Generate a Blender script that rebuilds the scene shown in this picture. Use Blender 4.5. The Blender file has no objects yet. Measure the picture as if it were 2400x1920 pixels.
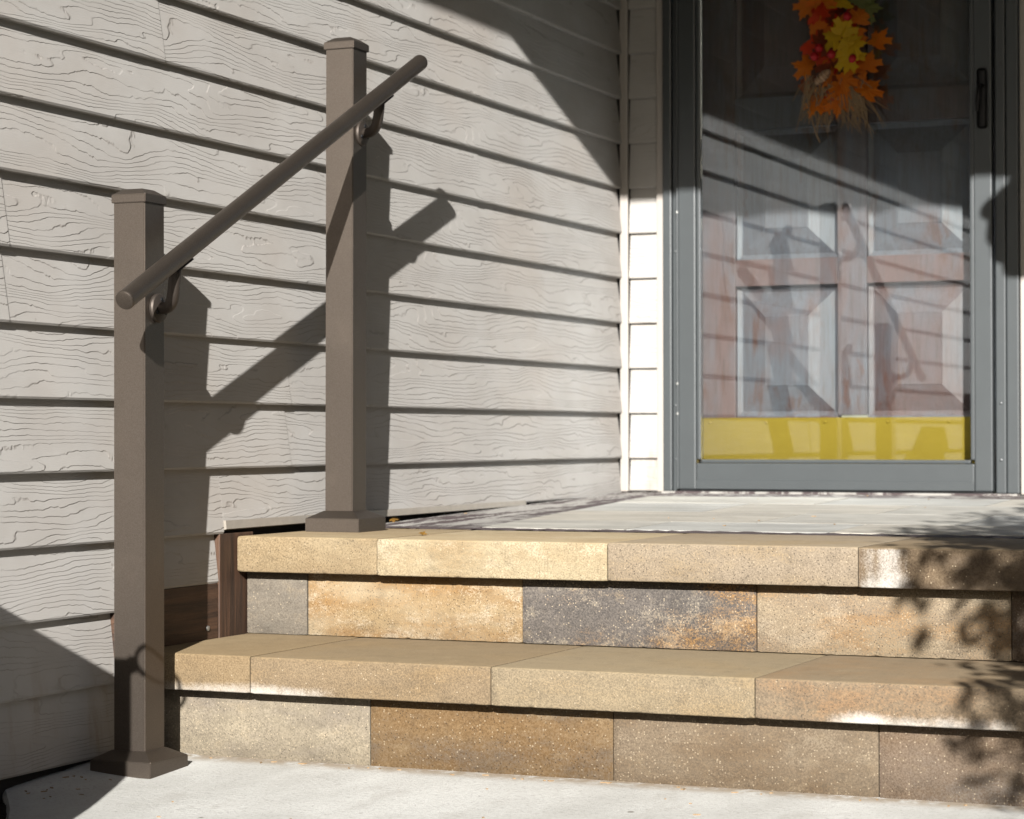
import bpy, bmesh, math, random
from mathutils import Vector, Matrix

random.seed(11)
E = 0.13          # one siding course in metres; the layout below is written in courses
ZO = 5.1          # height of the side wall's reference course above the walkway

scene = bpy.context.scene
col = scene.collection

def V(x, y, z):
    return Vector((x * E, y * E, (z + ZO) * E))

# ------------------------------------------------------------------ camera
yaw, pit, rol = 0.4106, 0.0119, -0.0016
F = Vector((-math.sin(yaw) * math.cos(pit), math.cos(yaw) * math.cos(pit), math.sin(pit)))
R0 = Vector((math.cos(yaw), math.sin(yaw), 0)); U0 = R0.cross(F)
R = math.cos(rol) * R0 + math.sin(rol) * U0
U = -math.sin(rol) * R0 + math.cos(rol) * U0
cd = bpy.data.cameras.new('camera')
cam = bpy.data.objects.new('camera', cd); col.objects.link(cam)
m = Matrix((R, U, -F)).transposed().to_4x4(); m.translation = V(18.1611, -47.9536, -0.5215)
cam.matrix_world = m
cd.sensor_width = 36; cd.lens = 5392.7 / 2400 * 36
cd.clip_start = 0.05; cd.clip_end = 2000
cd.dof.use_dof = True; cd.dof.focus_distance = 32.5 * E; cd.dof.aperture_fstop = 7.1
scene.camera = cam

# ------------------------------------------------------------------ light
LX, LY, LZ = -1.0, 2.82, -1.228                      # direction the sunlight travels
L = Vector((LX, LY, LZ)).normalized()
SKY = 0.05
w = bpy.data.worlds.new('World'); scene.world = w; w.use_nodes = True
nt = w.node_tree; bg = nt.nodes['Background']
sky = nt.nodes.new('ShaderNodeTexSky'); sky.sky_type = 'NISHITA'; sky.sun_disc = False
sky.sun_elevation = math.asin(-L.z); sky.sun_rotation = math.atan2(-L.x, -L.y)
nt.links.new(sky.outputs[0], bg.inputs[0]); bg.inputs[1].default_value = SKY
sd = bpy.data.lights.new('sun', 'SUN'); sd.energy = 5.0; sd.angle = math.radians(0.36); sd.color = (1.0, 0.98, 0.945)
sun = bpy.data.objects.new('sun', sd); col.objects.link(sun)
sun.rotation_euler = L.to_track_quat('-Z', 'Y').to_euler()
sun.location = V(40, -100, 60)
vs = scene.view_settings
vs.view_transform = 'Standard'; vs.look = 'None'; vs.exposure = 1.74; vs.gamma = 1.0; vs.use_curve_mapping = False
scene.cycles.use_denoising = True
scene.cycles.max_bounces = 8; scene.cycles.diffuse_bounces = 3; scene.cycles.transparent_max_bounces = 12

# ------------------------------------------------------------------ node helper
class NT:
    def __init__(s, name):
        s.m = bpy.data.materials.new(name); s.m.use_nodes = True
        s.t = s.m.node_tree; s.b = s.t.nodes['Principled BSDF']; s.o = s.t.nodes['Material Output']
    def n(s, typ, **kw):
        x = s.t.nodes.new(typ)
        for k, v in kw.items(): setattr(x, k, v)
        return x
    def put(s, sock, v):
        if isinstance(v, bpy.types.NodeSocket): s.t.links.new(v, sock)
        elif v is not None:
            if sock.type == 'RGBA' and len(v) == 3: v = (*v, 1)
            sock.default_value = v
    def co(s, kind='Object', scale=(1, 1, 1), rnd=(0, 0, 0), loc=(0, 0, 0), unit=True):
        c = s.n('ShaderNodeTexCoord').outputs[kind]
        mp = s.n('ShaderNodeMapping')
        k = 1 / E if (unit and kind == 'Object') else 1
        mp.inputs['Scale'].default_value = [q * k for q in scale]
        mp.inputs['Location'].default_value = loc
        s.put(mp.inputs['Vector'], c)
        out = mp.outputs[0]
        if any(rnd):
            oi = s.n('ShaderNodeObjectInfo').outputs['Random']
            cx = s.n('ShaderNodeCombineXYZ')
            for i in range(3): s.put(cx.inputs[i], s.math('MULTIPLY', oi, rnd[i]))
            va = s.n('ShaderNodeVectorMath', operation='ADD'); s.put(va.inputs[0], out); s.put(va.inputs[1], cx.outputs[0])
            out = va.outputs[0]
        return out
    def math(s, op, a, b=None, c=None, clamp=False):
        x = s.n('ShaderNodeMath', operation=op, use_clamp=clamp)
        s.put(x.inputs[0], a)
        if b is not None: s.put(x.inputs[1], b)
        if c is not None: s.put(x.inputs[2], c)
        return x.outputs[0]
    def noise(s, vec, scale=1, detail=3, rough=.5, dist=0, out=0):
        x = s.n('ShaderNodeTexNoise'); s.put(x.inputs['Vector'], vec)
        x.inputs['Scale'].default_value = scale; x.inputs['Detail'].default_value = detail
        x.inputs['Roughness'].default_value = rough; x.inputs['Distortion'].default_value = dist
        return x.outputs[out]
    def voro(s, vec, scale=1, feature='F1', out='Distance'):
        x = s.n('ShaderNodeTexVoronoi', feature=feature); s.put(x.inputs['Vector'], vec)
        x.inputs['Scale'].default_value = scale
        return x.outputs[out]
    def sm(s, v, a, b, lo=0., hi=1.):
        x = s.n('ShaderNodeMapRange', interpolation_type='SMOOTHSTEP'); s.put(x.inputs[0], v)
        for i, q in enumerate((a, b, lo, hi)): x.inputs[i + 1].default_value = q
        return x.outputs[0]
    def mix(s, f, a, b, mode='MIX'):
        x = s.n('ShaderNodeMix', data_type='RGBA', blend_type=mode)
        s.put(x.inputs[0], f); s.put(x.inputs[6], a); s.put(x.inputs[7], b)
        return x.outputs[2]
    def sep(s, v):
        x = s.n('ShaderNodeSeparateXYZ'); s.put(x.inputs[0], v); return x.outputs
    def bump(s, h, dist, strength=1., normal=None):
        x = s.n('ShaderNodeBump'); s.put(x.inputs['Height'], h)
        x.inputs['Distance'].default_value = dist; x.inputs['Strength'].default_value = strength
        if normal is not None: s.put(x.inputs['Normal'], normal)
        return x.outputs[0]
    def done(s, color, rough=.6, normal=None, metal=0., spec=.5, k=.5):
        if k != 1: color = s.mix(1.0, color, (k, k, k), 'MULTIPLY')
        s.put(s.b.inputs['Base Color'], color); s.put(s.b.inputs['Roughness'], rough)
        s.put(s.b.inputs['Metallic'], metal); s.put(s.b.inputs['Specular IOR Level'], spec)
        if normal is not None: s.put(s.b.inputs['Normal'], normal)
        return s.m

M = {}
def siding_mat(name, axis):
    q = NT(name)
    along = {'y': (0, 1, 0), 'x': (1, 0, 0)}[axis]
    base = q.co(scale=(1, 1, 1), rnd=(31, 47, 83))
    def sc(a, z):
        mp = q.n('ShaderNodeMapping'); mp.inputs['Scale'].default_value = (a * along[0], a * along[1], z)
        q.put(mp.inputs['Vector'], base); return mp.outputs[0]
    n1 = q.noise(sc(.26, 1.9), 1, 1.5, .5, .35)
    n2 = q.noise(sc(3.4, 2.2), 1, 3, .6)
    n3 = q.noise(sc(1.1, 1.2), 1, 2, .5)
    zc = q.sep(base)[2]
    h = q.math('ADD', q.math('ADD', q.math('MULTIPLY', n1, 11.0), q.math('MULTIPLY', zc, 10.5)), q.math('MULTIPLY', n2, .95))
    fl = q.math('FLOOR', h); fr = q.math('SUBTRACT', h, fl)
    st = q.math('ADD', fl, q.sm(fr, 0, .12))
    fade = q.sm(n3, .38, .58)
    nb = q.bump(st, .0011, .9)
    q.put(nb.node.inputs['Strength'], q.math('MULTIPLY_ADD', fade, .55, .45))
    fine = q.noise(sc(6, 70), 1, 2, .6)
    nb2 = q.bump(fine, .0008, .25, nb)
    big = q.noise(q.co(scale=(.5, .5, .9)), 1, 4, .6)
    c = q.mix(q.sm(big, .35, .7), (.42, .402, .378), (.38, .358, .332))
    groove_shade = q.math('MULTIPLY', q.sm(q.math('ABSOLUTE', q.math('SUBTRACT', fr, .06)), .10, .02), q.math('MULTIPLY', fade, .20))
    c = q.mix(groove_shade, c, (.16, .125, .10))  # embossed lines also darkened in the colour, as groove shadow
    # splash dirt and rust runs on the low boards
    p = q.sep(q.co())
    low = q.sm(p[2], 2.2, .2)
    dirt = q.math('MULTIPLY', low, q.sm(q.noise(q.co(scale=(2, 2, .5)), 1, 5, .65), .5, .75))
    c = q.mix(q.math('MULTIPLY', dirt, .55), c, (.24, .15, .09))
    smear = q.sm(q.noise(q.co(scale=(.3, .3, .35), loc=(3, 1, 7)), 1, 3, .5), .45, .7)
    c = q.mix(q.math('MULTIPLY', smear, .22), c, (.40, .33, .27))
    return q.done(c, .75, nb2, 0, .10, .63)
M['siding_y'] = siding_mat('siding_paint_side', 'y')
M['siding_x'] = siding_mat('siding_paint_door', 'x')

def plain(name, c, rough=.5, metal=0., spec=.5, var=.12, vs=3., bump=0.):
    q = NT(name); n = q.noise(q.co(), vs, 5, .6)
    c2 = tuple(k * (1 - var) for k in c); c1 = tuple(min(1, k * (1 + var)) for k in c)
    nb = q.bump(q.noise(q.co(), vs * 12, 3, .6), bump, 1) if bump else None
    return q.done(q.mix(n, c2, c1), rough, nb, metal, spec)
M['trim'] = plain('cream_trim', (.46, .415, .37), .45, var=.05)
M['edge_metal'] = plain('bent_edge_metal', (.35, .31, .26), .45, var=.2, vs=6)
M['dark'] = plain('dark_cavity', (.012, .011, .010), .9)
M['frame'] = plain('storm_frame_paint', (.058, .066, .069), .38, var=.10, vs=2.5, bump=.0002)
M['black'] = plain('black_metal', (.008, .008, .009), .5, spec=.25)
M['steel'] = plain('worn_steel', (.55, .55, .52), .35, .8)
M['lantern_glass'] = plain('frosted_glass', (.35, .35, .33), .4)
M['soffit'] = plain('soffit_white', (.22, .19, .16), .6)
M['shingle'] = plain('roof_shingle', (.06, .055, .05), .9, bump=.002)
M['bark'] = plain('bark', (.09, .065, .045), .9, bump=.004)
M['planter'] = plain('planter_clay', (.16, .09, .06), .8, bump=.001)

q = NT('bronze_powder_coat')
n = q.noise(q.co(), 75, 2, .7)
n0 = q.noise(q.co(), 1.2, 4, .6)
c = q.mix(q.sm(n, .3, .75), (.140, .113, .092), (.178, .149, .124))
c = q.mix(q.math('MULTIPLY', q.sm(n0, .5, .75), .3), c, (.22, .18, .145))
scr = q.sm(q.noise(q.co(scale=(3, 3, 9)), 5, 6, .7), .73, .76)
c = q.mix(q.math('MULTIPLY', scr, .5), c, (.22, .20, .18))
M['bronze_dark'] = plain('bronze_bracket', (.10, .08, .066), .55, .7)
M['bronze'] = q.done(c, .47, q.bump(n, .0003, .4), .93, .5, .64)

def stone(name, cA, cB, cC, b=.5, cthr=.6, light=.5, eff=None, rough_face=1., seed=0., bias=0., gain=1., lime=0.):
    q = NT(name)
    o = (seed * 7.3, seed * 3.1, seed * 5.7)
    grain = q.noise(q.co(), 40, 3, .75)
    gd = q.math('MULTIPLY', q.math('SUBTRACT', grain, .5), .55)
    g = q.sep(q.co('Generated'))
    big = q.noise(q.co(scale=(.9, .9, 2.4), loc=o), .7, 4, .6)
    med = q.noise(q.co(scale=(.55, .55, 1.7), loc=(o[1] + 9, o[2], o[0])), .85, 5, .62)
    med = q.math('ADD', q.math('ADD', med, gd), q.math('MULTIPLY', q.math('SUBTRACT', g[0], .5), bias))
    c = q.mix(q.sm(q.math('ADD', big, gd), b - .2, b + .2), cA, cB)
    c = q.mix(q.sm(med, cthr - .13, cthr + .13), c, cC)
    fleck = q.noise(q.co(loc=(7.7, 2.1, 4.4)), 17, 4, .7)
    if lime:
        lb = q.math('ADD', q.noise(q.co(scale=(.8, .8, 1.5), loc=(o[2], o[0], 3)), 1.9, 6, .7), q.math('MULTIPLY', gd, .8))
        c = q.mix(q.math('MULTIPLY', q.sm(lb, .52, .68), lime), c, (.66, .60, .49))
    up = q.sm(q.sep(q.n('ShaderNodeNewGeometry').outputs['True Normal'])[2], .5, .9)   # cast tops smooth, split faces coarse; tops also coloured lighter as if sunlit
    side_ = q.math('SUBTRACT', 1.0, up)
    mott = q.noise(q.co(scale=(1, 1, 1.3), loc=o), 3.2, 6, .7)
    c = q.mix(q.math('MULTIPLY', q.sm(mott, .48, .72), .42), c, q.mix(.62, c, (.035, .028, .022)))
    c = q.mix(q.math('MULTIPLY', q.sm(mott, .46, .28), .18), c, (.58, .47, .31))
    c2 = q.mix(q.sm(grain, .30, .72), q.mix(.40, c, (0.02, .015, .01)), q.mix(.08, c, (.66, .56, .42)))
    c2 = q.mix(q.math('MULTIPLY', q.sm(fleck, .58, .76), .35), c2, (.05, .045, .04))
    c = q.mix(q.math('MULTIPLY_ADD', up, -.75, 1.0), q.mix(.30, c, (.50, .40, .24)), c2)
    v = q.voro(q.co(), 27, out='Color'); vd = q.voro(q.co(), 27)
    pick = q.math('GREATER_THAN', q.sep(v)[0], 1 - .16 * light)
    spot = q.math('MULTIPLY', pick, q.sm(vd, .33, .2))
    c = q.mix(q.math('MULTIPLY', spot, .60), c, (.58, .50, .38))
    v2 = q.voro(q.co(loc=(3.3, 5.1, 1.7)), 31, out='Color'); vd2 = q.voro(q.co(loc=(3.3, 5.1, 1.7)), 31)
    pit_ = q.math('MULTIPLY', q.math('GREATER_THAN', q.sep(v2)[1], .9), q.sm(vd2, .34, .2))
    c = q.mix(q.math('MULTIPLY', pit_, .5), c, (.04, .035, .03))
    c = q.mix(1.0, c, (gain * 1.07, gain * 1.01, gain * .92), 'MULTIPLY')
    if eff:
        nn = q.math('ADD', q.noise(q.co(scale=(1, 1, .8)), 1.7, 6, .72), q.math('MULTIPLY', gd, .7))
        dx = q.math('ABSOLUTE', q.math('SUBTRACT', g[0], eff[1]))
        if eff[0] == 'bottom':
            zone = q.math('MULTIPLY', q.sm(g[2], .55, .0), q.sm(dx, eff[2], eff[2] * .2))
            k = q.sm(q.math('ADD', zone, q.math('MULTIPLY', nn, 1.5)), 1.15, 2.0)
        else:
            streak = q.math('ADD', q.noise(q.co(scale=(3.2, 3.2, .7)), 1.3, 5, .7), gd)
            zone = q.math('ADD', q.math('MULTIPLY', q.sm(dx, eff[2], eff[2] * .3), .75), q.math('MULTIPLY', q.sm(g[2], .5, 0), .22))
            k = q.math('MULTIPLY', q.sm(q.math('ADD', zone, streak), 1.0, 1.7), q.sm(g[2], 1.0, .93))
        c = q.mix(q.math('MULTIPLY', k, eff[3]), c, (.72, .69, .64))
    h = q.math('ADD', q.math('MULTIPLY', grain, .8), q.math('MULTIPLY', q.noise(q.co(), 6, 4, .6), .9))
    h = q.math('SUBTRACT', h, q.math('MULTIPLY', pit_, .5))
    nb = q.bump(h, .0016 * rough_face, .8); q.put(nb.node.inputs['Strength'], q.math('MULTIPLY_ADD', up, -.65, .8))
    return q.done(c, .88, nb, 0, .25)

TAN = (.36, .275, .165); TAN2 = (.30, .225, .135); CREAM = (.43, .35, .23); GREY = (.25, .225, .195)
RUST = (.33, .175, .045); CHAR = (.100, .096, .100); BRN = (.20, .135, .085)
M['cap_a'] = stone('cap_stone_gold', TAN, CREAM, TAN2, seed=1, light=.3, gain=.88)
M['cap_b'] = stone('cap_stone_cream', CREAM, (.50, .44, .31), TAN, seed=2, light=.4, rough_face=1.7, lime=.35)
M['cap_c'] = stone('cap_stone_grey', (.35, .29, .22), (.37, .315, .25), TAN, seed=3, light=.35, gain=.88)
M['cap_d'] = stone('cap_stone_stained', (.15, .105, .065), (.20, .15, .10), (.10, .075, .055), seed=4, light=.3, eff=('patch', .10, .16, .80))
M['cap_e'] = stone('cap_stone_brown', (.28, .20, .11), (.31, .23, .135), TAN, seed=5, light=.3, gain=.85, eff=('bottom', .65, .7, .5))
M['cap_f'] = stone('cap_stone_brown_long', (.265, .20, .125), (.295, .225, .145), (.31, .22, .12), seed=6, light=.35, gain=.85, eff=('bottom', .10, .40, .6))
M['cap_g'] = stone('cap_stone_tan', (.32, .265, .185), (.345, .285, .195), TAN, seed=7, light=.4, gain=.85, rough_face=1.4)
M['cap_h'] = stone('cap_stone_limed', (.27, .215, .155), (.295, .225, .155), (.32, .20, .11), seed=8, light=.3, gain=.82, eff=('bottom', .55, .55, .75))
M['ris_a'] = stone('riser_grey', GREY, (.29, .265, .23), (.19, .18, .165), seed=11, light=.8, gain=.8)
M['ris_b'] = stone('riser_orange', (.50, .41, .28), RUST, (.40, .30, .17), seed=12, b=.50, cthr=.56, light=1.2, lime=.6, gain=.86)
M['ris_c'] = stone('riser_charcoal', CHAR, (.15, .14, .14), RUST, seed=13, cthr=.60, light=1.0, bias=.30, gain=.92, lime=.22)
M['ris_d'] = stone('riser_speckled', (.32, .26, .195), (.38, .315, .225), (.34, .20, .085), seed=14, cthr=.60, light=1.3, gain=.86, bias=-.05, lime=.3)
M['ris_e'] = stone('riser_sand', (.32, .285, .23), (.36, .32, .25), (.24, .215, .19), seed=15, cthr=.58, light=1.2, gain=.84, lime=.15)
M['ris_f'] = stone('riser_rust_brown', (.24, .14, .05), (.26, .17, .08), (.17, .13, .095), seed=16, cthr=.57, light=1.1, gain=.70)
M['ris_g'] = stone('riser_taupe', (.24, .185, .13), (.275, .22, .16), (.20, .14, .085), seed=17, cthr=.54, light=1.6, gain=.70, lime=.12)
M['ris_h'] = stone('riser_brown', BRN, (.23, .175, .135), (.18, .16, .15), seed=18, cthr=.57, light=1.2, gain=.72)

def paver(name, c, seed):
    q = NT(name)
    a = q.noise(q.co(scale=(.5, 1.4, 1), loc=(seed, seed * 2, 0)), 1, 6, .66, .5)
    g = q.noise(q.co(), 22, 3, .7)
    cc = q.mix(q.sm(a, .3, .7), tuple(k * .72 for k in c), tuple(min(1, k * 1.15) for k in c))
    st = q.sm(q.noise(q.co(scale=(.35, 1, 1), loc=(0, seed, 4)), 1.3, 5, .7), .56, .72)
    cc = q.mix(q.math('MULTIPLY', st, .55), cc, (.33, .28, .215))
    cc = q.mix(q.math('MULTIPLY', g, .3), cc, tuple(k * .6 for k in c))
    return q.done(cc, .75, q.bump(q.math('ADD', a, q.math('MULTIPLY', g, .3)), .004, .5), 0, .35)
M['pav0'] = paver('landing_paver_grey', (.55, .525, .465), 1.)
M['pav1'] = paver('landing_paver_warm', (.56, .52, .445), 2.)
M['pav2'] = paver('landing_paver_blue', (.53, .52, .48), 3.)

q = NT('worn_purple_coating')
p = q.sep(q.co())
near = q.sm(p[0], 2.4, 1.0)
a1 = q.noise(q.co(scale=(1.8, .22, 1)), 1.2, 6, .66, .5); a2 = q.noise(q.co(scale=(.45, 2.6, 1)), 1.2, 7, .72, .8)
mixn = q.n('ShaderNodeMix'); q.put(mixn.inputs[0], near); q.put(mixn.inputs[2], a2); q.put(mixn.inputs[3], a1); a = mixn.outputs[0]
b = q.noise(q.co(), 9, 5, .7)
fr_ = q.sm(p[1], -12.75, -13.0, 0, .16)
c = q.mix(q.sm(q.math('ADD', a, fr_), .45, .53), (.38, .36, .33), (.085, .062, .062))
c = q.mix(q.math('MULTIPLY', q.sm(b, .55, .8), .5), c, (.12, .10, .10))
M['purple'] = q.done(c, .8, q.bump(a, .004, .7), 0, .3)

q = NT('walk_concrete')
a = q.noise(q.co(scale=(1, .5, 1)), .6, 7, .65)
g = q.noise(q.co(), 20, 4, .75)
c = q.mix(q.sm(a, .3, .7), (.58, .57, .53), (.74, .73, .69))
c = q.mix(q.math('MULTIPLY', q.sm(g, .50, .70), .55), c, (.34, .325, .30))
st_ = q.sm(q.noise(q.co(scale=(1, .6, 1), loc=(4, 2, 1)), 1.1, 7, .72), .52, .72)
c = q.mix(q.math('MULTIPLY', st_, .38), c, (.40, .375, .33))
pk = q.math('MULTIPLY', q.math('GREATER_THAN', q.sep(q.voro(q.co(), 2.2, out='Color'))[0], .9), q.sm(q.voro(q.co(), 2.2), .12, .06))
c = q.mix(q.math('MULTIPLY', pk, .75), c, (.12, .09, .06))
p = q.sep(q.co())
sand = q.math('MULTIPLY', q.sm(p[1], -20.1, -19.65), q.sm(q.noise(q.co(), 3, 5, .7), .30, .55))
c = q.mix(q.math('MULTIPLY', sand, .85), c, (.34, .26, .17))
h = q.math('ADD', g, q.noise(q.co(scale=(1, 7, 1)), 4, 3, .6))
M['concrete'] = q.done(c, .85, q.bump(h, .0018, .8), 0, .25)

q = NT('soil')
a = q.noise(q.co(), 5, 7, .7)
M['soil'] = q.done(q.mix(a, (.022, .016, .011), (.085, .062, .042)), .95, q.bump(a, .02, 1), 0, .2)
q = NT('lawn')
a = q.noise(q.co(), .8, 8, .7)
M['lawn'] = q.done(q.mix(a, (.03, .045, .012), (.075, .075, .03)), .95, q.bump(a, .02, 1), 0, .2)

def brown(name, sc):
    q = NT(name)
    a = q.noise(q.co(scale=sc), 1, 5, .65); b = q.noise(q.co(scale=tuple(k * 3.3 for k in sc)), 1, 4, .7)
    c = q.mix(q.sm(a, .3, .7), (.030, .017, .011), (.115, .058, .032))
    c = q.mix(q.math('MULTIPLY', q.sm(b, .5, .75), .5), c, (.16, .095, .06))
    return q.done(c, .6, q.bump(b, .0015, .8), 0, .3)
M['brown_h'] = brown('brown_board_level', (3, .5, 11))
M['brown_v'] = brown('brown_board_upright', (9, 11, .45))

q = NT('weathered_door_stain')
a = q.noise(q.co(scale=(1, 1, .42), rnd=(13, 0, 29)), .9, 6, .65, .5)
b = q.noise(q.co(scale=(1.3, 1, .3), rnd=(3, 0, 19)), 1.5, 6, .7, .3)
g = q.noise(q.co(scale=(9, 9, .5)), 2, 4, .7)
oi = q.n('ShaderNodeObjectInfo').outputs['Random']
sel = q.math('ADD', q.math('MULTIPLY', a, 1.05), q.math('MULTIPLY', oi, .30))
c = q.mix(q.sm(sel, .42, .82), (.175, .092, .080), (.155, .160, .185))
c = q.mix(q.math('MULTIPLY', q.sm(b, .55, .66), .8), c, (.135, .046, .024))
c = q.mix(q.math('MULTIPLY', q.sm(g, .40, .75), .65), c, (.085, .050, .044))
M['door'] = q.done(c, .45, q.bump(g, .001, .5), 0, .5)
q = NT('lacquered_brass')
a = q.noise(q.co(), 1.5, 6, .7)
M['brass'] = q.done(q.mix(a, (.50, .335, .028), (.62, .43, .05)), .55, q.bump(q.noise(q.co(scale=(.4, 1, 6)), 3, 4, .6), .0006, .4), .8, .5, .42)

q = NT('pane_glass')
fr = q.n('ShaderNodeFresnel'); fr.inputs['IOR'].default_value = 1.74
tr = q.n('ShaderNodeBsdfTransparent'); tr.inputs[0].default_value = (.885, .905, .90, 1)
gl = q.n('ShaderNodeBsdfGlossy'); gl.inputs['Roughness'].default_value = 0.0; gl.inputs[0].default_value = (.93, .96, 1, 1)
mx = q.n('ShaderNodeMixShader')
q.put(mx.inputs[0], fr.outputs[0]); q.put(mx.inputs[1], tr.outputs[0]); q.put(mx.inputs[2], gl.outputs[0])
q.t.links.new(mx.outputs[0], q.o.inputs[0]); M['glass'] = q.m

def leafmat(name, c, c2):
    q = NT(name); a = q.noise(q.co(rnd=(9, 9, 9)), 3, 4, .6)
    cc = q.mix(a, c, c2)
    q.done(cc, .55, None, 0, .3)
    t = q.n('ShaderNodeBsdfTranslucent'); q.put(t.inputs[0], cc)
    mx = q.n('ShaderNodeMixShader'); mx.inputs[0].default_value = .3
    q.put(mx.inputs[1], q.b.outputs[0]); q.put(mx.inputs[2], t.outputs[0]); q.t.links.new(mx.outputs[0], q.o.inputs[0])
    return q.m
M['l_orange'] = leafmat('leaf_orange', (.95, .22, .015), (.95, .40, .03))
M['l_red'] = leafmat('leaf_red', (.90, .05, .01), (.85, .13, .02))
M['l_yellow'] = leafmat('leaf_yellow', (.98, .62, .02), (1.0, .78, .06))
M['l_green'] = leafmat('leaf_sage', (.20, .24, .07), (.34, .34, .12))
M['l_tree'] = leafmat('leaf_tree', (.05, .09, .02), (.10, .13, .03))
M['l_rust'] = leafmat('leaf_rust', (.45, .10, .02), (.30, .06, .02))
M['l_dry'] = leafmat('leaf_dry', (.50, .30, .06), (.38, .20, .05))
M['berry'] = plain('berry_red', (.45, .015, .02), .5, spec=.2)
M['straw'] = plain('straw', (.34, .22, .11), .8)
M['cone'] = plain('pine_cone', (.42, .26, .15), .8)

# ------------------------------------------------------------------ mesh helpers
def link(name, me, mat, parent=None, smooth=False, loc=None):
    if mat is not None: me.materials.append(mat)
    o = bpy.data.objects.new(name, me); col.objects.link(o)
    if smooth:
        for pl in me.polygons: pl.use_smooth = True
    if loc is not None: o.location = loc
    if parent is not None: o.parent = parent
    return o
def bm_obj(name, bm, mat, parent=None, smooth=False):
    off = Vector((0, 0, 0))
    pr = parent
    while pr is not None: off += pr.location; pr = pr.parent
    bmesh.ops.recalc_face_normals(bm, faces=bm.faces)
    if off.length: bmesh.ops.translate(bm, verts=bm.verts, vec=-off)
    me = bpy.data.meshes.new(name); bm.to_mesh(me); bm.free()
    return link(name, me, mat, parent, smooth)
def add_box(bm, x0, x1, y0, y1, z0, z1, bev=0., seg=2):
    g = bmesh.ops.create_cube(bm, size=1)
    a, b = V(x0, y0, z0), V(x1, y1, z1)
    for v in g['verts']:
        v.co = Vector((a.x if v.co.x < 0 else b.x, a.y if v.co.y < 0 else b.y, a.z if v.co.z < 0 else b.z))
    if bev:
        es = list({e for v in g['verts'] for e in v.link_edges})
        bmesh.ops.bevel(bm, geom=es, offset=bev * E, segments=seg, affect='EDGES', profile=.5)
def box(name, mat, parent, x0, x1, y0, y1, z0, z1, bev=0., seg=2):
    bm = bmesh.new(); add_box(bm, x0, x1, y0, y1, z0, z1, bev, seg)
    return bm_obj(name, bm, M[mat], parent)
def add_prism(bm, ring0, ring1):
    a = [bm.verts.new(p) for p in ring0]; b = [bm.verts.new(p) for p in ring1]
    n = len(a)
    for i in range(n): bm.faces.new((a[i], a[(i + 1) % n], b[(i + 1) % n], b[i]))
    bm.faces.new(a[::-1]); bm.faces.new(b)
def add_lathe(bm, p0, d, prof, n=28):
    d = d.normalized(); u = d.orthogonal().normalized(); v = d.cross(u)
    rings = []
    for s, r in prof:
        c = p0 + d * s * E
        rings.append([bm.verts.new(c + (u * math.cos(t) + v * math.sin(t)) * max(r, 1e-4) * E) for t in [2 * math.pi * k / n for k in range(n)]])
    for a, b in zip(rings, rings[1:]):
        for i in range(n): bm.faces.new((a[i], a[(i + 1) % n], b[(i + 1) % n], b[i]))
    bm.faces.new(rings[0][::-1]); bm.faces.new(rings[-1])
def lathe(name, mat, parent, p0, d, prof, n=28, smooth=True):
    bm = bmesh.new(); add_lathe(bm, p0, d, prof, n)
    o = bm_obj(name, bm, M[mat], parent, smooth)
    if smooth: autosmooth(o)
    return o
def autosmooth(o, ang=40):
    me = o.data; bm = bmesh.new(); bm.from_mesh(me)
    for e in bm.edges:
        if len(e.link_faces) == 2 and e.calc_face_angle(0) > math.radians(ang): e.smooth = False
    bm.to_mesh(me); bm.free()
def add_tube(bm, pts, r, n=14):
    rings = []; prev = None
    for i, p_ in enumerate(pts):
        t = (pts[min(i + 1, len(pts) - 1)] - pts[max(i - 1, 0)]).normalized()
        u = t.orthogonal().normalized() if prev is None else (prev - t * prev.dot(t)).normalized()
        prev = u; v = t.cross(u)
        rr = r[i] if isinstance(r, (list, tuple)) else r
        rings.append([bm.verts.new(p_ + (u * math.cos(a) + v * math.sin(a)) * rr * E) for a in [2 * math.pi * k / n for k in range(n)]])
    for a, b in zip(rings, rings[1:]):
        for i in range(n): bm.faces.new((a[i], a[(i + 1) % n], b[(i + 1) % n], b[i]))
    bm.faces.new(rings[0][::-1]); bm.faces.new(rings[-1])
def tube(name, mat, parent, pts, r, n=14):
    bm = bmesh.new(); add_tube(bm, pts, r, n)
    o = bm_obj(name, bm, M[mat], parent, True); autosmooth(o); return o
def tag(o, label, cat=None, group=None, kind=None):
    if label: o['label'] = label
    if cat: o['category'] = cat
    if group: o['group'] = group
    if kind: o['kind'] = kind
    return o
def thing(name, label, cat, loc, group=None):
    o = bpy.data.objects.new(name, None); col.objects.link(o); o.location = loc
    o.empty_display_size = .1
    return tag(o, label, cat, group)

# ------------------------------------------------------------------ ground
bm = bmesh.new(); add_box(bm, -900, 900, -900, 900, -6.2, -5.42)
tag(bm_obj('ground', bm, M['lawn']), None, kind='structure')
bm = bmesh.new()
n = 46
rows = []
for j in range(n + 1):
    y = -34 + (34 - 19.2) * j / n
    rows.append([bm.verts.new(V(x, y, -5.33 + .05 * math.sin(x * 9 + y * 3) + .06 * random.random())) for x in (-.4, -.1, .1, .3, .5, .7)])
for a, b in zip(rows, rows[1:]):
    for i in range(5): bm.faces.new((a[i], a[i + 1], b[i + 1], b[i]))
bm2 = bmesh.ops.solidify(bm, geom=bm.faces[:], thickness=.2 * E)
tag(bm_obj('soil_strip', bm, M['soil']), None, kind='structure')

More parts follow.
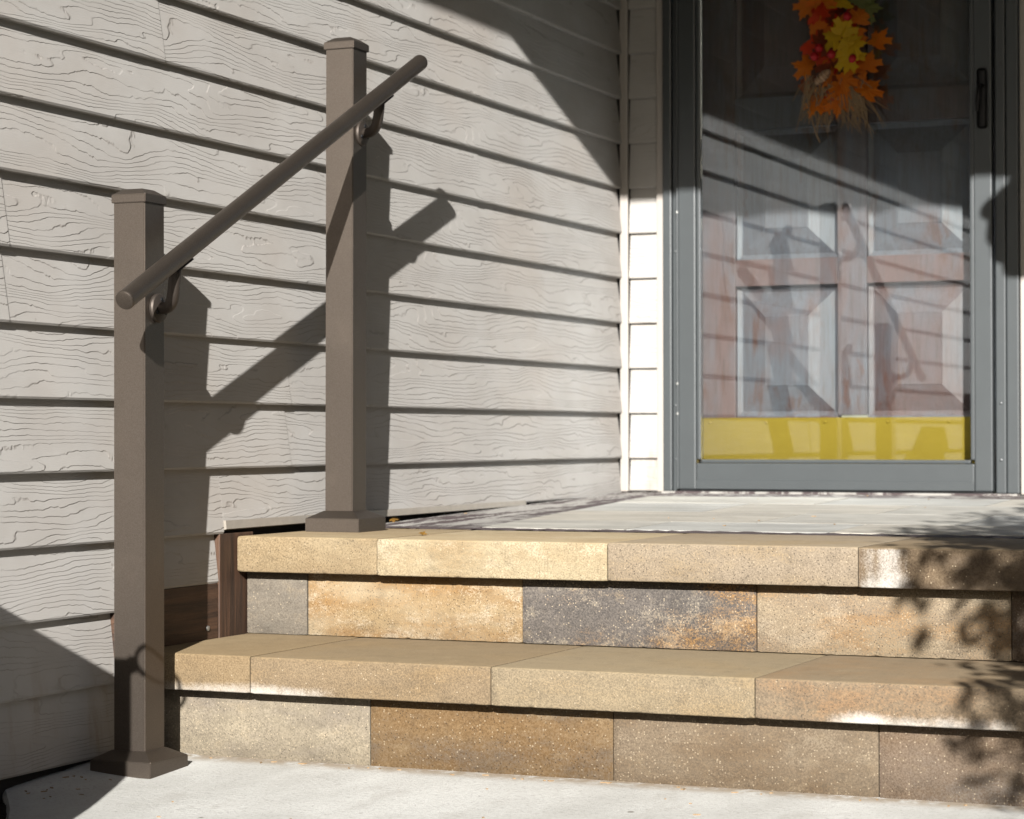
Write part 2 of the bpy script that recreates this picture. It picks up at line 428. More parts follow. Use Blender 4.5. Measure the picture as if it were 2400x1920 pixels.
def walk_z(y): return -5.055 - .055 * (-19.6 - y) if y > -23 else -5.242 - .01 * (-23 - y)
bm = bmesh.new()
ys = [-38, -34, -30, -28, -26, -25.6] + [-25 + .45 * k for k in range(14)] + [-18.6]
xs_n = 60
top = []
for y in ys:
    x0 = .20 + .03 * math.sin(y * 2.3) + .03 * math.sin(y * 6.1) - .42 + .72 * max(0, -22.6 - y)
    x0 = min(x0, 3.0)
    xs = [x0, x0 + .05, x0 + .25, x0 + .7, x0 + 1.2, x0 + 1.8, 5, 7, 10, 13.6]
    top.append([bm.verts.new(V(x, y, walk_z(y) + .085 * max(0, 1 - max(0, x) / .9) - (.09 if k == 0 else (.02 if k == 1 else 0)))) for k, x in enumerate(xs)])
for a, b in zip(top, top[1:]):
    for i in range(len(a) - 1): bm.faces.new((a[i], a[i + 1], b[i + 1], b[i]))
ret = bmesh.ops.extrude_face_region(bm, geom=bm.faces[:])
vv = [g for g in ret['geom'] if isinstance(g, bmesh.types.BMVert)]
bmesh.ops.translate(bm, verts=vv, vec=(0, 0, -.3 * E))
tag(bm_obj('walkway', bm, M['concrete']), None, kind='structure')

# ------------------------------------------------------------------ side wall with siding
YEND = -59.
side = thing('side_wall', 'taupe wood-grain lap siding wall behind the bronze handrail', 'wall', V(-.6, -17, -5.1))
box('sheathing', 'dark', side, -1.0, -.14, YEND, .6, -5.6, 17)
def board(name, parent, mat, y0, y1, zb, zt, skew=0., dx=0.):
    t = .125
    def ring(y, s):
        k = .112
        off = k * (1 - (zt - zb))
        return [V(dx - .004 - off, y + s * .02, zb + .03), V(dx - .02 - off, y + s * .02, zb), V(-t - .03, y, zb), V(-t - .03, y, zt + .04), V(dx - k - .006, y + s, zt + .04)]
    bm = bmesh.new(); add_prism(bm, ring(y0, skew), ring(y1, skew))
    return bm_obj(name, bm, M[mat], parent)
seams = {2: -22.82, 1: -22.82, 0: -15.2, -1: -15.2, 4: -7.6, 3: -7.6, 6: -19.0, 5: -19.0, 8: -13.5, 7: -13.5}
for k in range(-5, 17):
    zb, zt = k, k + 1
    y1 = -.06; y0 = YEND
    if k in (-5, -4): y1 = -20.12
    if k == -3:
        board('siding_board', side, 'siding_y', y0, -20.30, zb, zt)
        board('siding_board', side, 'siding_y', -20.296, -17.43, -2.75, zt)
        continue
    if k == -2:
        board('siding_board', side, 'siding_y', y0, -17.31, zb, zt)
        board('siding_board', side, 'siding_y', -17.306, -.06, -1.84, zt)
        continue
    if k in seams:
        s = seams[k]
        board('siding_board', side, 'siding_y', y0, s, zb, zt, -.07, .012)
        board('siding_board', side, 'siding_y', s + .012, y1, zb, zt, -.07)
    else:
        board('siding_board', side, 'siding_y', y0, y1, zb, zt)
# bent metal edge under the trimmed siding above the landing
bm = bmesh.new()
add_prism(bm, [V(.02, -17.30, -1.80), V(.035, -17.30, -1.93), V(-.03, -17.30, -1.95), V(-.03, -17.30, -1.80)],
              [V(.02, -5.6, -1.79), V(.035, -5.6, -1.89), V(-.03, -5.6, -1.90), V(-.03, -5.6, -1.80)])
bm_obj('edge_trim', bm, M['edge_metal'], side)
box('filler_board', 'brown_h', side, -.135, -.035, -20.28, -17.44, -3.70, -2.755, .01)
box('filler_board', 'brown_v', side, -.135, -.012, -17.425, -16.40, -3.70, -2.0, .012)
bm = bmesh.new()   # inside-corner channel
add_box(bm, -.06, .125, -.085, .02, -1.74, 16.5, .02, 2)
bm_obj('corner_trim', bm, M['trim'], side)
lathe('screw', 'steel', side, V(-.036, -17.75, -3.42), Vector((1, 0, 0)), [(0, .045), (.02, .04), (.03, 0)], 10)

# ------------------------------------------------------------------ door wall
dwall = thing('door_wall', 'narrow cream siding wall beside and around the grey storm door', 'wall', V(0, .6, -1.75))
box('sheathing', 'dark', dwall, -.9, .985, .13, 1.6, -5.6, 17)
box('sheathing', 'dark', dwall, 8.80, 9.75, .13, 1.6, -5.6, 17)
box('corner_trim', 'trim', dwall, 9.56, 9.78, -.03, .12, -1.72, 16.4, .02)
box('sheathing', 'dark', dwall, .985, 8.80, .13, 1.6, 14.75, 17)
def dboard(x0, x1, zb, zt):
    def ring(x): return [V(x, .004, zb + .02), V(x, .015, zb), V(x, .128, zb), V(x, .128, zt + .04), V(x, .112, zt + .04)]
    bm = bmesh.new(); add_prism(bm, ring(x0), ring(x1)); return bm_obj('siding_board', bm, M['siding_x'], dwall)
for k in range(-2, 17):
    zb = k if k > -2 else -1.72
    dboard(.13, .815, zb, k + 1)
    dboard(9.06, 9.55, zb, k + 1)
for x0, x1 in ((.80, .985), (8.80, 9.05)):
    box('door_channel', 'trim', dwall, x0, x1, -.07, .11, -1.74, 16.5, .025)
box('siding_header', 'siding_x', dwall, .99, 8.79, .0, .11, 14.76, 16.5)

# ------------------------------------------------------------------ storm door
storm = thing('storm_door', 'dark grey metal storm door with full glass pane under the porch', 'storm door', V(4.8, -.1, -1.72))
TOPZ = 14.3
box('casing', 'frame', storm, .99, 1.20, -.20, .10, -1.72, 14.7, .03)
box('jamb', 'frame', storm, 1.203, 1.325, -.115, 1.15, -1.72, 14.7, .015)
box('casing', 'frame', storm, 8.53, 8.79, -.16, .10, -1.72, 14.7, .03)
box('jamb', 'frame', storm, 8.31, 8.527, -.20, 1.15, -1.72, 14.7, .03)
box('casing', 'frame', storm, .99, 8.79, -.19, .09, 14.71, 14.95, .03)
box('threshold', 'purple', storm, 1.0, 8.78, -.35, 1.1, -1.80, -1.715, .02)
for x0, x1, nm in ((1.385, 1.79, 'stile'), (7.89, 8.27, 'stile')):
    s_ = box(nm, 'frame', storm, x0, x1, -.30, -.06, -1.675, TOPZ, .03)
    g0, g1 = (1.793, 1.885) if x0 < 2 else (7.80, 7.887)
    box('glazing_bead', 'frame', s_, g0, g1, -.255, -.06, -1.02, TOPZ - .4, .02)
r_ = box('bottom_rail', 'frame', storm, 1.793, 7.887, -.297, -.063, -1.675, -1.10, .03)
box('rail_lip', 'frame', r_, 1.80, 7.88, -.325, -.30, -1.665, -1.47, .01)
box('glazing_bead', 'frame', r_, 1.887, 7.798, -.25, -.06, -1.097, -1.02, .02)
box('top_rail', 'frame', storm, 1.793, 7.887, -.297, -.063, TOPZ - .4, TOPZ, .03)
box('glass_pane', 'glass', storm, 1.886, 7.799, -.185, -.155, -1.019, TOPZ - .41)
box('door_sweep', 'black', storm, 1.39, 8.26, -.26, -.10, -1.72, -1.678, .01)
lathe('hinge', 'frame', storm, V(1.352, -.24, -1.66), Vector((0, 0, 1)), [(0, .028), (15.9, .028)], 12)
for z in (.64, -.02, 4.4):
    lathe('hinge_ring', 'steel', storm, V(1.352, -.245, z - .02), Vector((0, 0, 1)), [(0, .034), (.045, .034)], 12)
for x in (1.26, 8.42):
    for z in (-1.02, .16, 3.55, 7.2):
        lathe('screw', 'frame', storm, V(x, -.115 if x < 2 else -.20, z), Vector((0, -1, 0)), [(0, .035), (.012, .03), (.02, .008)], 10)
hd = box('handle', 'black', storm, 7.98, 8.19, -.37, -.30, 5.86, 7.12, .08, 4)
tube('lever', 'black', hd, [V(8.09, -.34, 6.75), V(8.09, -.5, 6.74), V(8.07, -.58, 6.65), V(8.05, -.6, 6.4), V(8.04, -.58, 6.2)], [.05, .05, .055, .06, .04])
lathe('latch_knob', 'brass', hd, V(7.86, -.02, 6.45), Vector((0, -1, 0)), [(0, .03), (.06, .09), (.10, .09), (.12, .02)], 16)

# ------------------------------------------------------------------ inner door
YD = .78
idoor = thing('front_door', 'weathered wooden raised-panel front door with brass kick plate behind the glass', 'door', V(4.8, YD + .2, -1.7))
colsx = ((2.35, 4.68), (5.33, 7.63)); rowsz = ((-.08, 2.80), (3.39, 6.27), (6.97, 9.85), (10.55, 13.4))
box('stile', 'door', idoor, 1.33, 2.35, YD, YD + .34, -1.7, 14.6, .012)
box('stile', 'door', idoor, 7.63, 8.305, YD, YD + .34, -1.7, 14.6, .012)
box('mullion', 'door', idoor, 4.68, 5.33, YD + .002, YD + .34, -.06, 13.42, .012)
zz = [(-1.7, -.08), (2.80, 3.39), (6.27, 6.97), (9.85, 10.55), (13.4, 14.6)]
for a, b in zz:
    for (x0, x1) in ((2.352, 4.678), (5.332, 7.628)):
        box('rail', 'door', idoor, x0, x1, YD + .001, YD + .34, a, b, .012)
    box('rail', 'door', idoor, 4.682, 5.328, YD + .003, YD + .33, a + .02, b - .02, .004) if False else None
for (x0, x1) in colsx:
    for (z0, z1) in rowsz:
        bm = bmesh.new()
        def rc(i, y): return [V(x0 + i, y, z0 + i), V(x1 - i, y, z0 + i), V(x1 - i, y, z1 - i), V(x0 + i, y, z1 - i)]
        rings = [[bm.verts.new(p_) for p_ in r] for r in (rc(0, YD + .30), rc(0, YD + .16), rc(.10, YD + .20), rc(.12, YD + .22), rc(.66, YD + .03), rc(.68, YD + .015))]
        for a, b in zip(rings, rings[1:]):
            for i in range(4): bm.faces.new((a[i], a[(i + 1) % 4], b[(i + 1) % 4], b[i]))
        bm.faces.new(rings[-1]); bm.faces.new(rings[0][::-1])
        bm_obj('raised_panel', bm, M['door'], idoor)
kp = box('kick_plate', 'brass', idoor, 1.60, 8.05, YD - .022, YD - .003, -1.45, -.11, .004)
for x in (1.75, 3.06, 4.40, 5.78, 7.12):
    lathe('screw', 'brass', kp, V(x, YD - .022, -.21), Vector((0, -1, 0)), [(0, .035), (.015, .028), (.02, .005)], 10)

# ------------------------------------------------------------------ steps
steps = thing('stone_steps', 'two tan and rust coloured concrete block steps up to the landing', 'steps', V(6, -18, -5.1))
def blocks(name, xs, y0, y1, z0, z1, mats, bev, seg, jit=.012):
    for i, (a, b) in enumerate(zip(xs, xs[1:])):
        d = random.uniform(-jit, jit); e_ = random.uniform(-.004, .004); g = .008
        n_ = max(6, int((b - a) * 16)); bm = bmesh.new(); rings = []
        chip = [0.0] * (n_ + 1)
        for c_ in range(max(1, int((b - a) * 1.6))):
            k0 = random.randint(0, n_); chip[k0] = random.uniform(.008, .030)
        for k in range(n_ + 1):
            x = a + g + (b - a - 2 * g) * k / n_
            end = k in (0, n_); w0 = .010 if end else 0
            r1 = bev + random.uniform(-.005, .007) + chip[k]; r2 = bev * .6 + random.uniform(-.004, .006) + (chip[(k * 7) % (n_ + 1)] if k % 3 == 0 else 0)
            f = y0 + d + w0; t = z1 + e_ - w0 * .6; u_ = z0 + e_ + w0 * .6
            pr = []
            for q_ in range(seg + 1):
                an = math.pi / 2 * q_ / seg
                pr.append((f + r1 * (1 - math.sin(an)), t - r1 * (1 - math.cos(an))))
            for q_ in range(seg + 1):
                an = math.pi / 2 * q_ / seg
                pr.append((f + r2 * (1 - math.cos(an)), u_ + r2 * (1 - math.sin(an))))
            pr += [(y1, u_), (y1, t)]
            rings.append([bm.verts.new(V(x, py_, pz_)) for py_, pz_ in pr])
        for r0, r1_ in zip(rings, rings[1:]):
            m_ = len(r0)
            for q_ in range(m_): bm.faces.new((r0[q_], r0[(q_ + 1) % m_], r1_[(q_ + 1) % m_], r1_[q_]))
        bm.faces.new(rings[0]); bm.faces.new(rings[-1][::-1])
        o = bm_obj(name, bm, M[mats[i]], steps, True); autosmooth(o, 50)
yCU, yRU, yCL = -16.98, -16.657, -19.92; yRL = yCL + .326
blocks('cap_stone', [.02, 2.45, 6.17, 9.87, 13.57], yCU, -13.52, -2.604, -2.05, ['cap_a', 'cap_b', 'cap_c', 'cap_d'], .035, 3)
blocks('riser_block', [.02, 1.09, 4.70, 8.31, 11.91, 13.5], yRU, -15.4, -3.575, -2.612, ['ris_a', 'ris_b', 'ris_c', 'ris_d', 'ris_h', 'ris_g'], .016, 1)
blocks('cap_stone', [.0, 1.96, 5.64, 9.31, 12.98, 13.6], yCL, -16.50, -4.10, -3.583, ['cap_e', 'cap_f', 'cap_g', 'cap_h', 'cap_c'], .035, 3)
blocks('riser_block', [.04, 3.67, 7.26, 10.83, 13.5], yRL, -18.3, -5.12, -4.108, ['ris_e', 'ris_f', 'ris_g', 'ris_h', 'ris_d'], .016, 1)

# ------------------------------------------------------------------ landing
def land_z(y): return -2.06 + .31 * (y + 13.5) / 13.5
bm = bmesh.new()
nx, ny = 120, 110
grid = []
for j in range(ny + 1):
    y = -13.5 + 13.45 * j / ny
    rr = []
    for i in range(nx + 1):
        x = .05 + 13.5 * (i / nx) ** 1.6
        edge = max(math.exp(-((y + 13.15) / .3) ** 2), math.exp(-((x - .9) / .8) ** 2), math.exp(-((y + 1) / .8) ** 2))
        front = 1.0 if y < -12.93 else 0.0
        rr.append(bm.verts.new(V(x, y, land_z(y) + (random.uniform(.004, .024) if front else 0) + (1 - front) * edge * random.uniform(-.012, .012))))
    grid.append(rr)
for a, b in zip(grid, grid[1:]):
    for i in range(nx): bm.faces.new((a[i], a[i + 1], b[i + 1], b[i]))
landing = bm_obj('landing', bm, M['purple'])
sk = bmesh.new(); add_box(sk, .04, 13.4, -15.3, -.02, -5.5, -2.62); add_box(sk, .05, 13.4, -13.5, -.05, -2.615, -2.12)
bm_obj('slab', sk, M['concrete'], landing)
tag(landing, None, kind='structure')
def quad_paver(x0a, x0b, x1a, x1b, y0, y1, mat):
    bm = bmesh.new()
    hh = .014 + random.uniform(-.003, .003)
    lo = [V(x0a, y0, land_z(y0) - .05), V(x1a, y0, land_z(y0) - .05), V(x1b, y1, land_z(y1) - .05), V(x0b, y1, land_z(y1) - .05)]
    hi = [p_ + Vector((0, 0, (.05 + hh) * E)) for p_ in lo]
    add_prism(bm, lo, hi)
    bm_obj('paver', bm, M[mat], landing)
def lx(y): return 2.35 + (1.35 - 2.35) * (y + 13) / 11
yr = [-12.9, -10.6, -7.6, -4.6, -2.0]
for j, (a, b) in enumerate(zip(yr, yr[1:])):
    cuts = [None] + [[4.9, 8.3, 11.6], [6.4, 9.8], [4.4, 7.7, 11], [5.7, 9]][j] + [13.4]
    for i in range(len(cuts) - 1):
        p0a, p0b = (lx(a), lx(b)) if cuts[i] is None else (cuts[i] + .02, cuts[i] + .02)
        quad_paver(p0a, p0b, cuts[i + 1] - .02, cuts[i + 1] - .02, a + .02, b - .02, 'pav%d' % ((i * 2 + j) % 3))

# ------------------------------------------------------------------ handrail
rail = thing('stair_railing', 'bronze metal handrail on two square posts beside the steps', 'handrail', V(.72, -20.8, -5.12))
def frustum(name, x, y, w0, z0, w1, z1, w2, z2, parent, dx=0., bev=.008):
    bm = bmesh.new()
    def rg(w, z): h = w / 2; return [V(x + dx - h, y - h, z), V(x + dx + h, y - h, z), V(x + dx + h, y + h, z), V(x + dx - h, y + h, z)]
    rings = [[bm.verts.new(p_) for p_ in rg(*a)] for a in ((w0, z0), (w1, z1), (w2, z2))]
    for a, b in zip(rings, rings[1:]):
        for i in range(4): bm.faces.new((a[i], a[(i + 1) % 4], b[(i + 1) % 4], b[i]))
    bm.faces.new(rings[0][::-1]); bm.faces.new(rings[-1])
    bmesh.ops.bevel(bm, geom=bm.edges[:], offset=bev * E, segments=2, affect='EDGES')
    return bm_obj(name, bm, M['bronze'], parent)
def post(x, y, w_, zb, zt, lean, base):
    h = w_ / 2
    bm = bmesh.new()
    lo = [V(x - h, y - h, zb + .05), V(x + h, y - h, zb + .05), V(x + h, y + h, zb + .05), V(x - h, y + h, zb + .05)]
    hi = [V(x - h + lean, y - h, zt), V(x + h + lean, y - h, zt), V(x + h + lean, y + h, zt), V(x - h + lean, y + h, zt)]
    add_prism(bm, lo, hi)
    bmesh.ops.bevel(bm, geom=bm.edges[:], offset=.014 * E, segments=3, affect='EDGES')
    o = bm_obj('post', bm, M['bronze'], rail)
    frustum('post_cap', x, y, .55, zt - .015, .55, zt + .10, .30, zt + .185, o, lean)
    frustum('base_cover', x, y, .97, zb, .97, zb + .215, w_ + .03, zb + .335, o)
    return o
post(.72, -14.68, .4965, -2.048, 5.79, .022, None)
post(.72, -20.81, .504, -5.15, 2.725, -.008, None)
lo = V(1.47, -22.32, 1.285); hi = V(1.50, -13.50, 5.712); d = (hi - lo).normalized(); ln = (hi - lo).length / E
rt = lathe('handrail_tube', 'bronze', rail, lo, d, [(.03, .132), (ln - .03, .132)], 40)
lathe('end_cap', 'bronze', rt, lo, -d, [(-.029, .134), (.015, .134), (.03, .126), (.038, .10), (.04, 0)], 40)
lathe('end_cap', 'bronze', rt, hi, d, [(-.029, .132), (.02, .13), (.06, .112), (.08, .08), (.088, .03), (.089, 0)], 40)
def bracket(xf, y, z):
    t = ((y - .30) * E - lo.y) / (hi.y - lo.y); c = lo.lerp(hi, t)
    a = V(xf, y, z)
    fl = lathe('bracket', 'bronze_dark', rail, a, Vector((1, 0, 0)), [(0, .20), (.03, .205), (.055, .19), (.075, .13), (.085, .09), (.09, .02)], 28)
    pts = []
    P0 = a; P1 = a + Vector((.32 * E, -.06 * E, -.02 * E)); P2 = Vector((c.x - .05 * E, c.y - .02 * E, (z + ZO + .02) * E)); P3 = c + Vector((-.02 * E, 0, -.10 * E))
    for k in range(15):
        s = k / 14; i = 1 - s
        pts.append(P0 * i**3 + P1 * 3 * i * i * s + P2 * 3 * i * s * s + P3 * s**3)
    tube('arm', 'bronze_dark', fl, pts, .085, 16)
    # saddle plate hugging the underside of the tube
    nrm = Vector((1, 0, 0)); dn = d.cross(nrm); dn = dn if dn.z < 0 else -dn
    bm = bmesh.new(); c2 = c + d * .05 * E
    def sd_(s):
        out = []
        for r_ in (.134, .158):
            for k in range(-4, 5):
                kk = k if r_ < .15 else -k
                an = kk * .13
                out.append(c2 + d * s * E + (dn * math.cos(an) + nrm * math.sin(an)) * r_ * E)
        return out
    add_prism(bm, sd_(-.24), sd_(.24)); bm_obj('saddle', bm, M['bronze_dark'], fl)
    for dy, dz in ((-.10, -.06), (.10, -.06), (0, .115)):
        lathe('screw', 'black', fl, V(xf + .06, y + dy, z + dz), Vector((1, 0, 0)), [(0, .034), (.03, .03), (.035, .005)], 12)
bracket(.972, -20.76, 1.265)
bracket(.975, -14.63, 4.42)

# ------------------------------------------------------------------ autumn door swag
def unproj(px, py, y):
    dd = F + R * ((px - 1200) / 5392.7) - U * ((py - 960) / 5392.7)
    c0 = cam.matrix_world.translation; t = (y * E - c0.y) / dd.y
    return c0 + dd * t
YW = -.66
wr = thing('autumn_door_swag', 'autumn swag of red, orange and yellow leaves hanging on the storm door glass', 'swag', unproj(1960, 100, YW))
def maple(bm, c, size, ang, tiltx, tiltz, lobes=5, sharp=.5):
    half = [(0, 1.0), (.10, .72), (.22, .70), (.20, .52), (.30, .44), (.62, .62), (.66, .42), (.80, .30), (.52, .16), (.46, .02), (.70, -.10), (.52, -.26), (.30, -.30), (.10, -.22), (.03, -.30)]
    pts = half + [(-x, z) for x, z in half[::-1] if x > 0]
    cx_ = random.uniform(.10, .45); cz_ = random.uniform(-.1, .35)
    rot = Matrix.Rotation(tiltz, 3, 'Z') @ Matrix.Rotation(tiltx, 3, 'X') @ Matrix.Rotation(ang, 3, 'Y')
    def P(x, z): return c + rot @ (Vector((x, cx_ * x * x + cz_ * z * abs(z) - .04 * abs(x), z)) * size * E)
    cv = bm.verts.new(P(0, .12)); n_ = len(pts)
    vs_ = [bm.verts.new(P(x, z)) for x, z in pts]
    for k in range(n_): bm.faces.new((cv, vs_[k], vs_[(k + 1) % n_]))
def leaf(mat, px, py, size, ang, y=YW, lobes=5, sharp=.5):
    bm = bmesh.new()
    maple(bm, unproj(px, py, y), size, ang, random.uniform(-.45, .25), random.uniform(-.4, .4), lobes, sharp)
    bmesh.ops.solidify(bm, geom=bm.faces[:], thickness=.008 * E)
    return bm_obj('leaf', bm, M[mat], wr)
def z5(x, y): return 1500 + x * .41744, y * .41744
for mt, x, y, s, a in [
    ('l_red', 1010, 55, .52, .4), ('l_red', 985, 95, .40, 2.2), ('l_orange', 970, 150, .42, 1.5), ('l_orange', 1040, 165, .36, 3.5),
    ('l_red', 925, 262, .33, 2.6), ('l_red', 1165, 90, .30, .8), ('l_orange', 1235, 110, .42, .2), ('l_orange', 1335, 235, .46, .5),
    ('l_red', 985, 235, .34, 1.2), ('l_orange', 935, 380, .46, -1.2), ('l_orange', 1140, 440, .52, 2.9), ('l_orange', 1070, 430, .36, 3.8),
    ('l_orange', 1200, 420, .36, 2.2), ('l_orange', 1280, 370, .46, .3), ('l_orange', 1275, 515, .50, .7), ('l_orange', 985, 570, .46, 3.5),
    ('l_orange', 1050, 555, .42, 3.0), ('l_orange', 1110, 565, .44, 3.2), ('l_orange', 1165, 540, .42, 2.7), ('l_yellow', 1130, 20, .46, .1),
    ('l_orange', 1075, -40, .5, .4), ('l_yellow', 1190, -60, .5, 5.8), ('l_green', 1270, 45, .5, 1.7), ('l_green', 1225, 5, .42, .6),
    ('l_orange', 1000, -60, .5, 5.4), ('l_red', 1110, 120, .34, 4.0), ('l_red', 1200, 345, .32, 2.0), ('l_orange', 1215, 210, .34, 1.0), ('l_red', 1010, 330, .3, 2.0)]:
    px, py = z5(1110 + (x - 1110) * .96, y); leaf(mt, px, py, s * .88, a, YW + random.uniform(-.08, .1))
for k in range(48):
    x = random.gauss(1105, 80); y = random.uniform(-80, 560)
    px, py = z5(x, y); leaf(random.choice(['l_red', 'l_orange', 'l_orange', 'l_rust', 'l_rust']), px, py, random.uniform(.24, .38), random.uniform(0, 6.28), YW + random.uniform(-.06, .22))
for x, y, s, a in ((1105, 215, .44, -1.2), (1165, 300, .48, 2.8), (1140, 180, .40, .5), (1190, 260, .38, 1.4), (1150, 235, .36, 2.1), (1175, 335, .36, 3.4)):
    px, py = z5(x, y); leaf('l_yellow', px, py, s, a, YW - .16, 9, .85)
for x, y in ((1075, 305), (980, 318), (1165, 92), (1005, 270), (1195, 330)):
    px, py = z5(x, y); c = unproj(px, py, YW - .17)
    lathe('berry', 'berry', wr, c - Vector((0, 0, .1 * E)), Vector((0, 0, 1)), [(0, .01), (.03, .07), (.1, .10), (.17, .07), (.2, .01)], 14)
px, py = z5(985, 470); c = unproj(px, py, YW - .1); px, py = z5(1060, 400); c2 = unproj(px, py, YW - .1)
lathe('pine_cone', 'cone', wr, c, (c2 - c), [(0, .03), (.05, .09), (.09, .07), (.12, .11), (.16, .085), (.2, .12), (.24, .09), (.28, .11), (.32, .08), (.37, .07), (.42, .02)], 12)
bm = bmesh.new()
for k in range(150):
    x0 = random.uniform(930, 1260); y0_ = random.uniform(420, 560)
    px, py = z5(x0, y0_); a = unproj(px, py, YW + random.uniform(-.05, .15))
    px, py = z5(x0 + random.gauss(0, 55) + (x0 - 1090) * .25, y0_ + random.uniform(90, 240)); b = unproj(px, py, YW + random.uniform(0, .2))
    mid = a.lerp(b, .5) + Vector((random.gauss(0, .03), 0, 0)) * E * 2
    add_tube(bm, [a, mid, b], [.013, .011, .005], 4)
o = bm_obj('twigs', bm, M['straw'], wr); o['kind'] = 'stuff'
tube('ribbon', 'straw', wr, [unproj(*z5(935, 420), YW - .05), unproj(*z5(945, 600), YW), unproj(*z5(985, 740), YW + .05), unproj(*z5(1010, 800), YW + .08)], .014, 8)

# ------------------------------------------------------------------ fallen leaves
def fallen(px, py, zc, size, ang, label):
    dd = F + R * ((px - 1200) / 5392.7) - U * ((py - 960) / 5392.7)
    c0 = cam.matrix_world.translation; t = ((zc + ZO) * E + .008 - c0.z) / dd.z; c = c0 + dd * t
    bm = bmesh.new(); maple(bm, Vector((0, 0, 0)), size, ang, -1.25, .4)
    bmesh.ops.solidify(bm, geom=bm.faces[:], thickness=.01 * E)
    zmin = min(v.co.z for v in bm.verts)
    o = bm_obj('fallen_leaf', bm, M['l_dry']); o.location = Vector((c.x, c.y, (zc + ZO) * E - zmin + .0005))
    return tag(o, label, 'leaf', 'dry leaves on the landing')
fallen(988, 1246, -2.05, .10, .7, 'tiny dry yellow leaf on the cap stone right of the upper post')
o = fallen(921, 1217, -2.03, .14, 2.0, 'small dry yellow leaf against the siding behind the upper post')

# ------------------------------------------------------------------ roof over the porch (above the frame, casts the shade)
XE, YE, ZE = 7.36, -27.0, 16.5
roof = thing('porch_roof', 'deep overhanging porch roof above the door shading the upper wall', 'roof', V(6, -13, 16.5))
bm = bmesh.new()
out = [(-3, 3), (34, 3), (34, YE), (XE, YE), (XE, -62), (-3, -62)]  # right side stretched wide to block sky light under the porch
add_prism(bm, [V(x, y, ZE) for x, y in out], [V(x, y, ZE + 1.0) for x, y in out])
bm_obj('soffit', bm, M['soffit'], roof)
bm = bmesh.new()
add_prism(bm, [V(x, y, ZE + 1.01) for x, y in out], [V(-3 + (x + 3) * .6, -20 + (y + 20) * .8, ZE + 6) for x, y in out])
bm_obj('shingles', bm, M['shingle'], roof)

# hanging lantern whose shadow falls on the right door jamb
T = 7.0
cx, cy, cz = 8.78 + T, -.15 - 2.82 * T, 3.75 + 1.228 * T
lan = thing('hanging_lantern', 'black hanging porch lantern on a chain to the right of the door', 'lantern', V(cx, cy, cz))
lathe('base', 'black', lan, V(cx, cy, cz - .95), Vector((0, 0, 1)), [(0, .12), (.08, .30), (.35, .34), (.45, .55), (.52, .55)], 20)
lathe('globe', 'lantern_glass', lan, V(cx, cy, cz - .44), Vector((0, 0, 1)), [(0, .5), (.3, .66), (.7, .62), (.85, .5)], 20)
lathe('hood', 'black', lan, V(cx, cy, cz + .40), Vector((0, 0, 1)), [(0, .78), (.06, .76), (.5, .30), (.7, .12), (.95, .05)], 20)
tube('chain', 'black', lan, [V(cx, cy, cz + 1.3), V(cx, cy, ZE - .01)], .035, 8)

# planter left of the frame, its corner shades the foot of the lower post
PX, PY, PZ = 4.36, -31.2, .88
pl_ = thing('planter_box', 'tall clay planter box with iron ring handles by the side wall', 'planter', V(2.6, -33, -5.2))
bm = bmesh.new()
add_prism(bm, [V(.75, PY, -5.24), V(PX, PY, -5.24), V(PX, PY - 3.4, -5.24), V(.75, PY - 3.4, -5.24)], [V(.75, PY, PZ), V(PX, PY, PZ), V(PX, PY - 3.4, PZ), V(.75, PY - 3.4, PZ)])
bmesh.ops.bevel(bm, geom=bm.edges[:], offset=.05 * E, segments=2, affect='EDGES')
bm_obj('box', bm, M['planter'], pl_)
box('soil', 'soil', pl_, 1.0, PX - .25, PY - 3.1, PY - .25, PZ + .003, PZ + .03)
ring = []
for k in range(25):
    a = 2 * math.pi * k / 24
    ring.append(V(PX + .30 + 0.20 * math.cos(a), PY - .12, PZ + .02 + 0.20 * math.sin(a)))
tube('ring_handle', 'black', pl_, ring, .035, 8)
lathe('handle_boss', 'black', pl_, V(PX - .02, PY - .12, PZ - .06), Vector((1, 0, 0)), [(0, .12), (.12, .10), (.16, .02)], 14)

# small tree beside the camera on the right, whose leaf shade falls on the steps
tree = thing('small_tree', 'small leafy garden tree to the right of the steps', 'tree', V(25.4, -42.7, -5.4))
tp = [V(25.4, -42.7, -5.45), V(25.2, -42.8, -1), V(24.6, -42.7, 4), V(24.0, -42.7, 8), V(23.8, -42.7, 11.5)]
tube('trunk', 'bark', tree, tp, [.55, .45, .36, .26, .1], 12)
cc = [(21.8, -42.7, 8.7, 2.3), (22.0, -42.7, 11.0, 2.2), (21.6, -42.9, 6.2, 1.8), (24.0, -41.7, 7.1, 2.8), (23.0, -43.2, 12.5, 2.1), (24.2, -43.7, 10.1, 2.8)]
ends = []
for k in range(34):
    c = random.choice(cc); b0 = tp[2].lerp(tp[4], random.random())
    v = Vector((random.gauss(0, 1), random.gauss(0, 1), random.gauss(0, 1))).normalized() * c[3] * random.uniform(.6, 1.05)
    e0 = V(c[0] + v.x, c[1] + v.y, c[2] + v.z)
    md = b0.lerp(e0, .55) + Vector((random.gauss(0, .02), 0, .03))
    tube('limb', 'bark', tree, [b0, md, e0], [.10, .06, .015], 6)
    ends += [(md, e0)]
bm = bmesh.new()
